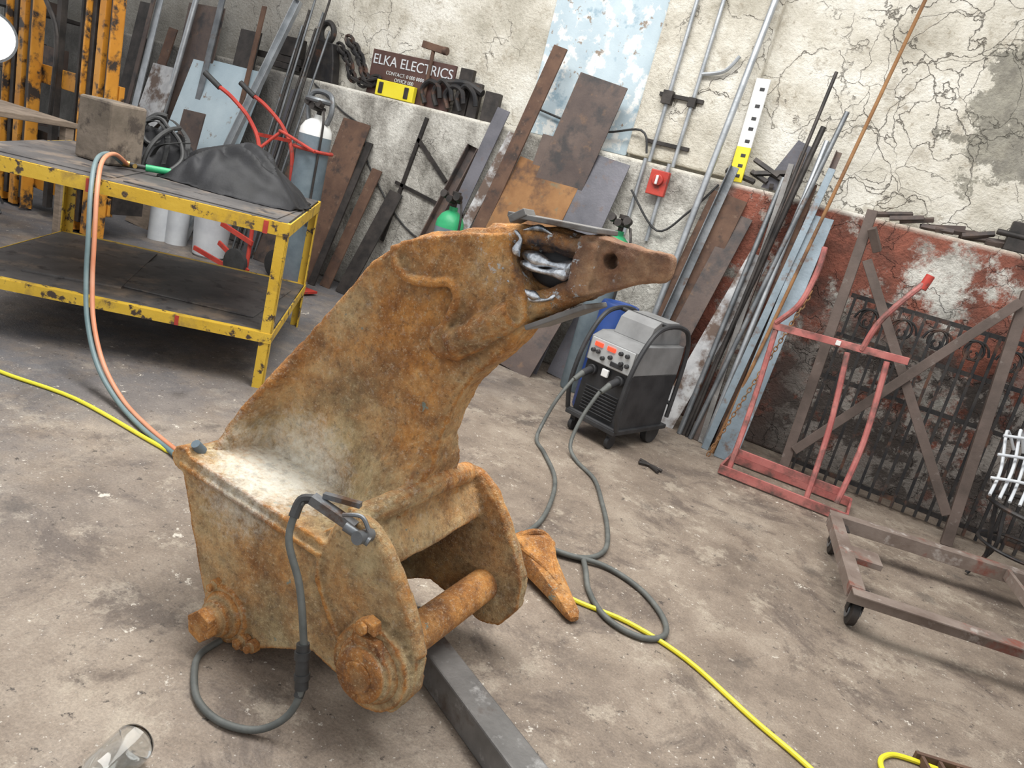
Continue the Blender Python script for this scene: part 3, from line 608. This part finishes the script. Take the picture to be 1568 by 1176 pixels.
lean('blue_channel_bar',-.64,5.15,-.64,1.75,.15,.015,m_blueg,'flat',yt=5.70)
lean('flat_bar',-.80,5.22,-.70,2.08,.05,.01,m_blueg,'flat',yt=5.74)
b=M()
for i in range(40):
    t=i/39;c=Vector((-.50,5.28,1.25)).lerp(Vector((-.74,5.08,.02)),t)
    d=Vector((-.24,-.2,-1.23)).normalized();sx=Vector((1,0,0)) if i%2 else Vector((0,1,0))
    sx=(sx-d*sx.dot(d)).normalized()
    b.sweep([c+d*.022*math.cos(a)+sx*.012*math.sin(a) for a in [k*math.pi/4 for k in range(8)]],.004,5,closed=True,k=1)
b.obj('rusty_chain',m_orust)
lean('pale_blue_sheet',-6.72,5.35,-6.72,1.78,1.08,.01,m_sheet,yt=5.78,z0=.35)
lean('white_sheet',-7.6,5.3,-7.6,1.6,.4,.01,m_white,yt=5.7)
lean('galvanised_channel',-6.35,5.2,-5.95,2.5,.09,.008,m_galv,'chan')
lean('steel_tube',-7.55,5.5,-7.35,2.6,.06,.008,m_galv,'round')
for i in range(7): lean('rebar',-6.0+.05*i,5.5,-5.88+.06*i,2.3+.15*(i%3),.022,.01,m_dark if i%2 else m_grey,'round',yt=5.84)
lean('steel_sheet',-7.2,5.55,-7.25,2.3,.55,.012,m_brown,yt=5.84)
lean('steel_sheet',-6.55,5.58,-6.55,2.15,.3,.012,m_dark,yt=5.84)
lean('steel_plate',-6.9,5.05,-6.85,.95,.35,.02,m_wood,yt=5.3)
lean('steel_plate',-6.45,5.0,-6.5,1.25,.3,.02,m_brown,yt=5.25)
lean('steel_plate',-5.55,5.5,-5.5,1.35,.3,.012,m_brown)
lean('flat_bar',-8.2,5.5,-8.2,2.2,.2,.02,m_dark);lean('flat_bar',-8.7,5.5,-8.6,2.6,.12,.02,m_brown)
for i,(xb,xt,zz,w,mt) in enumerate([(-7.9,-7.95,2.35,.10,m_galv),(-7.85,-7.7,2.0,.14,m_rust),(-6.95,-7.0,2.45,.08,m_grey),(-8.05,-8.0,2.6,.06,m_brown),(-6.3,-6.4,2.4,.06,m_rust),(-5.75,-5.8,1.7,.12,m_purple),(-5.3,-5.35,1.25,.10,m_dark)]):
    lean('flat_bar',xb,5.45,xt,zz,w,.015,mt,yt=5.82)
# storage rack far left
b=M()
for x in (-10.6,-9.0):
    for y in (5.15,5.7): b.bar((x,y,0),(x,y,2.4),.06,.06)
for zz in (.4,1.1,1.8,2.35): b.box((-9.8,5.42,zz),(1.66,.6,.04))
b.cur=1
for k in range(14):
    sz=(random.uniform(.15,.35),random.uniform(.2,.4),random.uniform(.12,.4));zz=(.42,1.12,1.82)[k%3]
    b.box((-10.45+.1*k,5.42,zz+sz[2]/2),sz,random.uniform(-.3,.3))
b.obj('storage_rack',[m_dark,m_brown],bevel=.005)
# ------------------------------------------------------------------ forklift mast
b=M()
for x0,wd in ((-7.45,.42),(-6.34,.36)):
    b.chan((x0,4.2,0.02),(x0,4.2,3.2),wd,-.10,.02);b.bar((x0,4.15,.02),(x0,4.15,3.2),.08,.05)
for zz in (.3,1.25,2.3): b.bar((-7.6,4.25,zz),(-6.17,4.25,zz),.16,.05,(0,0,1))
b.cur=1
for x0 in (-7.45,-6.34):
    for dx in (-.12,.12): b.bar((x0+dx,4.16,.1),(x0+dx,4.16,3.1),.05,.05)
b.bar((-7.0,4.2,.1),(-7.0,4.2,3.1),.06,.06);b.bar((-6.7,4.2,.1),(-6.7,4.2,3.1),.03,.03);b.box((-6.9,4.4,.5),(1.5,.3,.5))
b.sweep([(-6.9,4.1,2.6),(-7.05,4.05,2.0),(-6.8,4.05,1.6),(-6.9,4.1,.9)],.02)
b.obj('forklift_mast',[m_org,m_dark],bevel=.004)
b=M().frame((-6.7,2.75,0),(1,.1,0),(-.1,1,0))
b.box((.45,.45,.98),(1.0,.8,.04));
for x in (0,.9):
    for y in (.1,.8): b.box((x,y,.48),(.07,.07,.96))
b.obj('wooden_side_table',m_wood,bevel=.004)
b=M();b.cyl((-7.30,3.8,.02),(-7.30,3.8,1.45),.02)  # added dish and stand carrying a glowing disc, in place of window glare
for a in (0,2.1,4.2): b.sweep([(-7.30,3.8,.35),(-7.30+.3*math.cos(a),3.8+.3*math.sin(a),.012)],.012,k=1)
b.lathe((-7.30,3.8,1.45),(.75,-.62,.0),[(-.06,.05),(-.03,.12),(.02,.20),(.04,.21)],32);b.cur=1
b.lathe((-7.27,3.775,1.45),(.75,-.62,.0),[(0,.19),(.01,.19)],32)
b.obj('window_glare_disc',[m_grey,m_glare])
# ------------------------------------------------------------------ ledge items
LZ=1.842
b=M();b.bar((-5.02,5.93,LZ+.20),(-4.06,5.93,LZ+.20),.40,.02,(0,0,1));o=b.obj('sign_board',m_sign,bevel=.002)
def text(body,size,loc,par,mat):
    cu=bpy.data.curves.new('lettering','FONT');cu.body=body;cu.size=size;cu.extrude=.002;cu.align_x='CENTER';cu.materials.append(mat)
    t=bpy.data.objects.new('lettering',cu);bpy.context.collection.objects.link(t);t.parent=par
    t.location=Vector(loc)-par.location;t.rotation_euler=(math.pi/2,0,0);return t
text('ELKA ELECTRICS',.125,(-4.54,5.917,LZ+.275),o,m_plast);text('CONTACT: 0 000 0000',.045,(-4.6,5.917,LZ+.20),o,m_plast);text('OFFICE 000',.045,(-4.6,5.917,LZ+.15),o,m_plast)
b=M();b.box((-4.64,5.88,LZ+.07),(.44,.05,.14));b.cur=1
for x in (-4.8,-4.5): b.box((x,5.852,LZ+.07),(.05,.01,.10))
b.obj('yellow_tool_case',[m_yell,m_dark],bevel=.01)
b=M();b.cyl((-4.33,5.9,LZ+.0),(-4.33,5.9,LZ+.5),.018);b.bar((-4.45,5.9,LZ+.52),(-4.22,5.9,LZ+.50),.06,.05,(0,0,1));b.cyl((-4.22,5.9,LZ+.5),(-4.18,5.9,LZ+.5),.035);b.obj('hammer',m_rust,bevel=.003)
def chainpile(name,pts,mat,rr=.02,k=6):
    b=M();P=cat(pts,k=k)
    for i,c in enumerate(P):
        d=(P[min(i+1,len(P)-1)]-P[max(i-1,0)]).normalized();sx=Vector((0,1,0)) if i%2 else Vector((.3,0,1))
        sx=(sx-d*sx.dot(d)).normalized()
        b.sweep([c+d*rr*1.9*math.cos(a)+sx*rr*1.1*math.sin(a) for a in [q*math.pi/5 for q in range(10)]],rr*.42,6,closed=True,k=1)
    b.obj(name,mat)
chainpile('chain_sling',[(-5.35,5.95,LZ+.42),(-5.2,5.93,LZ+.32),(-5.1,5.92,LZ+.19),(-5.0,5.89,LZ+.10),(-4.92,5.89,LZ+.12)],m_blacki,.038,3)
chainpile('chain_sling',[(-5.45,5.95,LZ+.34),(-5.3,5.93,LZ+.24),(-5.22,5.92,LZ+.11),(-5.0,5.89,LZ+.07)],m_blacki,.036,3)
b=M();b.sweep([(-5.62+.08*math.cos(a),5.92,LZ+.45+.09*math.sin(a)) for a in [i*math.pi/6 for i in range(12)]],.028,closed=True);b.prism([(-5.8,0+LZ),(-5.76,LZ+.3),(-5.68,LZ+.38),(-5.5,LZ+.36),(-5.45,LZ+.2),(-5.42,LZ)],5.88,5.98);b.obj('lifting_hook_block',m_blacki,bevel=.01)
b=M()
for k in range(4):
    x=-4.3+k*.13
    b.sweep([(x,5.89,LZ+.03),(x-.05,5.88,LZ+.14),(x+.02,5.87,LZ+.22+.03*(k%2)),(x+.12,5.87,LZ+.20),(x+.16,5.88,LZ+.10)],.024)
b.sweep([(-4.1,5.88,LZ+.24),(-3.9,5.90,LZ+.27),(-3.72,5.90,LZ+.22)],.033)
b.obj('iron_hooks',m_blacki)
b=M();b.box((-3.96,5.97,LZ+.20),(.14,.05,.40));b.box((-3.82,5.96,LZ+.15),(.10,.05,.30),.1);b.box((-3.62,5.93,LZ+.125),(.14,.08,.25),.2);b.obj('scrap_blocks',m_dark,bevel=.004)
b=M();b.chan((-6.3,5.9,LZ+.03),(-5.85,5.9,LZ+.03),.09,.05,.008,(0,1,0));b.bar((-6.5,5.90,LZ+.12),(-5.85,5.9,LZ+.12),.06,.06,(0,0,1));b.box((-6.1,5.95,LZ+.25),(.3,.12,.18));b.obj('dark_channel',m_dark)
b=M()
for k in range(6):
    x=-1.25+random.uniform(0,.35);b.bar((x,5.92,LZ+.02+.02*k),(x+random.uniform(-.3,.3),5.95,LZ+.05+.03*k),.03,.03)
b.obj('scrap_offcuts',m_dark)
b=M();b.prism([(-1.17,LZ+.02),(-1.02,LZ+.40),(-.88,LZ+.36),(-1.0,LZ+.02)],5.96,5.99);b.obj('steel_offcut',m_purple)
b=M()
for k in range(14):
    x=-.35+k*.085+random.uniform(-.05,.05);b.bar((x,5.90+random.uniform(0,.08),LZ+.02),(x+random.uniform(.15,.3),5.92+random.uniform(0,.06),LZ+.03+random.uniform(0,.06)),.03,.03)
b.obj('steel_offcuts_row',[m_brown],bevel=.002)
b=M();b.box((.62,5.95,LZ+.05),(.3,.12,.10));b.box((.55,5.95,LZ+.14),(.16,.10,.1));b.cyl((.4,5.90,LZ+.1),(.8,5.90,LZ+.1),.02);b.box((.75,5.95,LZ+.16),(.08,.1,.14));b.obj('bench_vise',m_dark,bevel=.006)
b=M();p0=Vector((-1.36,5.90,LZ+.01));p1=Vector((-1.40,5.94,2.60));dd=(p1-p0)
b.bar(p0,p0+dd*.34,.105,.025);b.cur=1;b.bar(p0+dd*.34,p1,.105,.025)
b.cur=2
for t in (.06,.16,.26,.4,.52,.62,.74,.9): q=p0+dd*t;b.bar(q+Vector((.012,-.014,0))-dd*.016,q+Vector((.012,-.014,0))+dd*.016,.035,.004)
b.obj('spirit_level',[m_yell,m_wpaint,m_black],bevel=.003)
# ------------------------------------------------------------------ conduits
b=M()
for x in (-2.07,-1.87): b.cyl((x,5.93,1.845),(x,5.93,4.8),.016)
b.sweep([(-1.87,5.93,2.55),(-1.70,5.92,2.60),(-1.62,5.92,2.72)],.015)
b.cur=1;b.box((-1.97,5.945,2.36),(.36,.03,.03));b.box((-2.07,5.92,2.34),(.08,.06,.1));b.box((-1.87,5.93,2.34),(.06,.06,.07))
b.box((-1.97,5.945,2.0),(.36,.03,.03));b.obj('electrical_conduits',[m_galv,m_dark],bevel=.002)
b=M()
for x in (-2.07,-1.87): b.cyl((x,5.832,1.25),(x,5.832,1.86),.016)
b.obj('electrical_conduits',[m_galv])
b=M();b.box((-1.90,5.79,1.70),(.15,.05,.19));b.cyl((-1.90,5.77,1.72),(-1.90,5.74,1.72),.045);b.cur=1;b.box((-1.90,5.73,1.72),(.02,.02,.07));b.obj('isolator_switch',[m_red,m_wpaint],bevel=.006)
b=M()
b.sweep([(-5.6,5.84,1.80),(-5.2,5.84,1.62),(-4.9,5.84,1.50),(-4.75,5.84,1.2),(-4.2,5.84,.75),(-3.6,5.84,.6)],.008)
b.sweep([(-3.2,5.98,2.05),(-2.6,5.96,1.98),(-2.2,5.90,2.06),(-2.1,5.9,1.90)],.009)
b.sweep([(-2.1,5.80,1.6),(-1.8,5.80,1.35),(-1.6,5.80,1.55),(-1.45,5.83,1.80)],.009)
b.obj('hanging_cables',m_rubber)
b=M()
b.bar((-4.42,5.838,.55),(-4.2,5.838,1.75),.035,.02);b.bar((-4.25,5.838,1.55),(-3.85,5.838,1.25),.035,.02);b.bar((-4.4,5.838,1.12),(-3.6,5.838,1.0),.03,.02,(0,0,1));b.obj('iron_brackets',m_dark)
# ------------------------------------------------------------------ right: frame, gate, hand truck, cart
b=M()
def R4(p0,p1,w=.065): b.bar(p0,p1,w,w)
R4((-.26,5.25,0),(-.34,5.50,1.86));R4((.80,5.25,0),(.66,5.50,1.62));R4((-.36,5.47,1.62),(.95,5.47,1.62));
R4((-.30,5.27,.14),(.84,5.27,.14))
b.bar((-.26,5.45,1.55),(.74,5.26,.18),.06,.02);b.bar((.64,5.43,1.55),(-.24,5.24,.22),.06,.02)
b.bar((-.3,5.40,1.75),(-.22,5.45,1.62),.05,.05)
b.obj('braced_steel_frame',m_frame,bevel=.003)
b=M()
for i in range(21):
    x=-.22+i*.075;b.bar((x,5.52,.02),(x-.03,5.66,1.30),.018,.018)
for zz in (.08,.72,1.02,1.30): b.bar((-.28,5.52+.11*zz,zz),(1.40,5.52+.11*zz,zz),.03,.012,(0,0,1))
for i in range(7):
    cx=-.12+i*.22
    for sg in (-1,1):
        b.sweep([(cx+sg*(.09-.075*t)*math.cos(t*7),5.64,1.16+(.10-.085*t)*math.sin(t*7)) for t in [k/14 for k in range(15)]],.008,6,k=2)
b.obj('wrought_iron_gate',m_blacki)
b=M()
b.sweep([(-.55,4.84,.05),(-.57,4.98,.5),(-.61,5.10,1.02)],.018);b.sweep([(-.05,4.86,.05),(-.08,4.98,.5),(-.15,5.08,.98)],.018);b.sweep([(.12,4.86,.1),(.13,4.98,.5),(.08,5.08,1.0)],.018)
b.bar((-.63,5.08,1.0),(.19,5.08,1.04),.045,.02,(0,0,1))
b.sweep([(-.50,5.10,1.56),(-.49,5.08,1.40),(-.52,5.06,1.18),(-.62,5.08,1.02)],.018);b.sweep([(.10,5.10,1.50),(.02,5.06,1.36),(-.05,5.06,1.2),(-.08,5.08,1.02)],.018)
b.bar((-.6,4.80,.04),(.20,4.84,.04),.06,.015,(0,0,1));b.bar((-.6,5.15,.04),(.2,5.2,.04),.06,.015,(0,0,1));b.bar((-.6,4.8,.04),(-.6,5.15,.04),.06,.015,(0,0,1));b.bar((.2,4.84,.04),(.2,5.2,.04),.06,.015,(0,0,1))
b.bar((-.56,4.9,.16),(.14,4.92,.16),.05,.015,(0,0,1))
b.cur=1;b.cyl((.102,5.105,1.47),(.12,5.11,1.56),.026)
b.cur=2;b.box((-.22,5.065,1.02),(.03,.01,.03))
b.obj('red_hand_truck',[m_pink,m_red,m_wpaint],bevel=.002)
b=M().frame((.27,3.43,0),(.955,.297,0),(-.19,.98,0));CL,CW,cz=1.7,.88,.20
for y,sy in ((0,1),(CW,-1)): b.angle((0,y,cz),(CL,y,cz),.075,.008,(0,0,-1),sx=1,sy=-sy)
for x in (0,CL,.95): b.bar((x,0,cz-.025),(x,CW,cz-.025),.06,.02,(0,0,1))
for x in (0,): b.bar((x+.03,0,cz),(x+.03,CW,cz),.006,.06,(0,0,1))
b.bar((.0,CW*.5,cz-.02),(.2,CW*.5,cz-.02),.03,.15,(0,0,1))
b.cur=1
for x,y in ((.06,.05),(.06,CW-.05),(CL-.1,.05),(CL-.1,CW-.05)):
    b.box((x,y,cz-.04),(.09,.09,.01));b.bar((x-.03,y,cz-.04),(x-.03,y+.0,.06),.006,.05);b.bar((x+.03,y,cz-.04),(x+.03,y,.06),.006,.05)
    b.lathe((x-.022,y,.065),(1,0,0),[(0,.045),(.006,.065),(.038,.065),(.044,.045)],24)
b.cur=2
for x,y in ((.06,.05),(.06,CW-.05)): b.cyl((x-.028,y,.065),(x+.028,y,.065),.035)
b.obj('flat_trolley',[m_cart,m_dark,m_grey],bevel=.002)
b=M();cx,cy=1.10,4.95
b.sweep([(cx+.26*math.cos(a),cy+.26*math.sin(a),.46) for a in [i*math.pi/8 for i in range(16)]],.014,closed=True)
b.sweep([(cx+.22*math.cos(a),cy+.22*math.sin(a),.22) for a in [i*math.pi/8 for i in range(16)]],.010,closed=True)
for k in range(4):
    a=k*math.pi/2+.5;u,v=math.cos(a),math.sin(a)
    b.sweep([(cx+.26*u,cy+.26*v,.46),(cx+.22*u,cy+.22*v,.3),(cx+.18*u,cy+.18*v,.15),(cx+.24*u,cy+.24*v,.012)],.012)
b.sweep([(cx-.15,cy+.2,.46),(cx-.2,cy+.28,.8),(cx-.1,cy+.3,.98),(cx+.1,cy+.3,.98),(cx+.2,cy+.28,.8),(cx+.15,cy+.2,.46)],.012)
for k in range(3): b.sweep([(cx-.12+.12*k,cy+.24,.47),(cx-.14+.14*k,cy+.29,.75),(cx-.06+.06*k,cy+.3,.96)],.009)
b.cur=1
for k in range(9):
    b.sweep([(cx-.28+.05*k,cy-.15,.50),(cx-.25+.05*k,cy+.05,.62+.04*(k%2)),(cx-.28+.06*k,cy+.2,.82+.03*(k%3)),(cx-.2+.05*k,cy+.25,.72)],.009)
for zz in (.58,.70,.80): b.sweep([(cx-.30,cy-.15+.9*(zz-.5),zz),(cx-.1,cy-.12+.9*(zz-.5),zz+.03),(cx+.12,cy-.15+.9*(zz-.5),zz)],.009)
b.obj('iron_garden_chair',[m_blacki,m_plast])
b=M().frame((.70,2.40,0),(.9,.35,0),(-.35,.9,0))
for i in range(8): b.bar((.02+i*.06,0,.02),(.02+i*.06,.30,.02),.012,.03)
b.bar((0,0,.02),(.46,0,.02),.035,.015,(0,0,1));b.bar((0,.3,.02),(.46,.3,.02),.035,.015,(0,0,1));b.obj('steel_grating',m_rust)
b=M();b.T=Matrix.Translation((-1.16,.97,.05))@Matrix.Rotation(math.radians(195),4,'Z')
b.lathe((0,-.05,0),(0,1,0),[(0,.03),(.008,.045),(.02,.05),(.13,.05),(.15,.046),(.17,.036),(.19,.036),(.19,.033),(.165,.032),(.14,.044),(.02,.046)],32);b.obj('plastic_jar',m_glass)
# ------------------------------------------------------------------ light
w=bpy.data.worlds.new('world');bpy.context.scene.world=w;w.use_nodes=True
w.node_tree.nodes['Background'].inputs[0].default_value=(.96,.98,1,1);w.node_tree.nodes['Background'].inputs[1].default_value=.86
def area(name,loc,rot,sx,sy,e,c=(1,1,1)):
    l=bpy.data.lights.new(name,'AREA');l.shape='RECTANGLE';l.size=sx;l.size_y=sy;l.energy=e;l.color=c
    o=bpy.data.objects.new(name,l);bpy.context.collection.objects.link(o);o.location=loc;o.rotation_euler=rot
area('skylight',(-2.0,2.6,4.9),(0,0,0),6,1.6,420,(1,.985,.95))
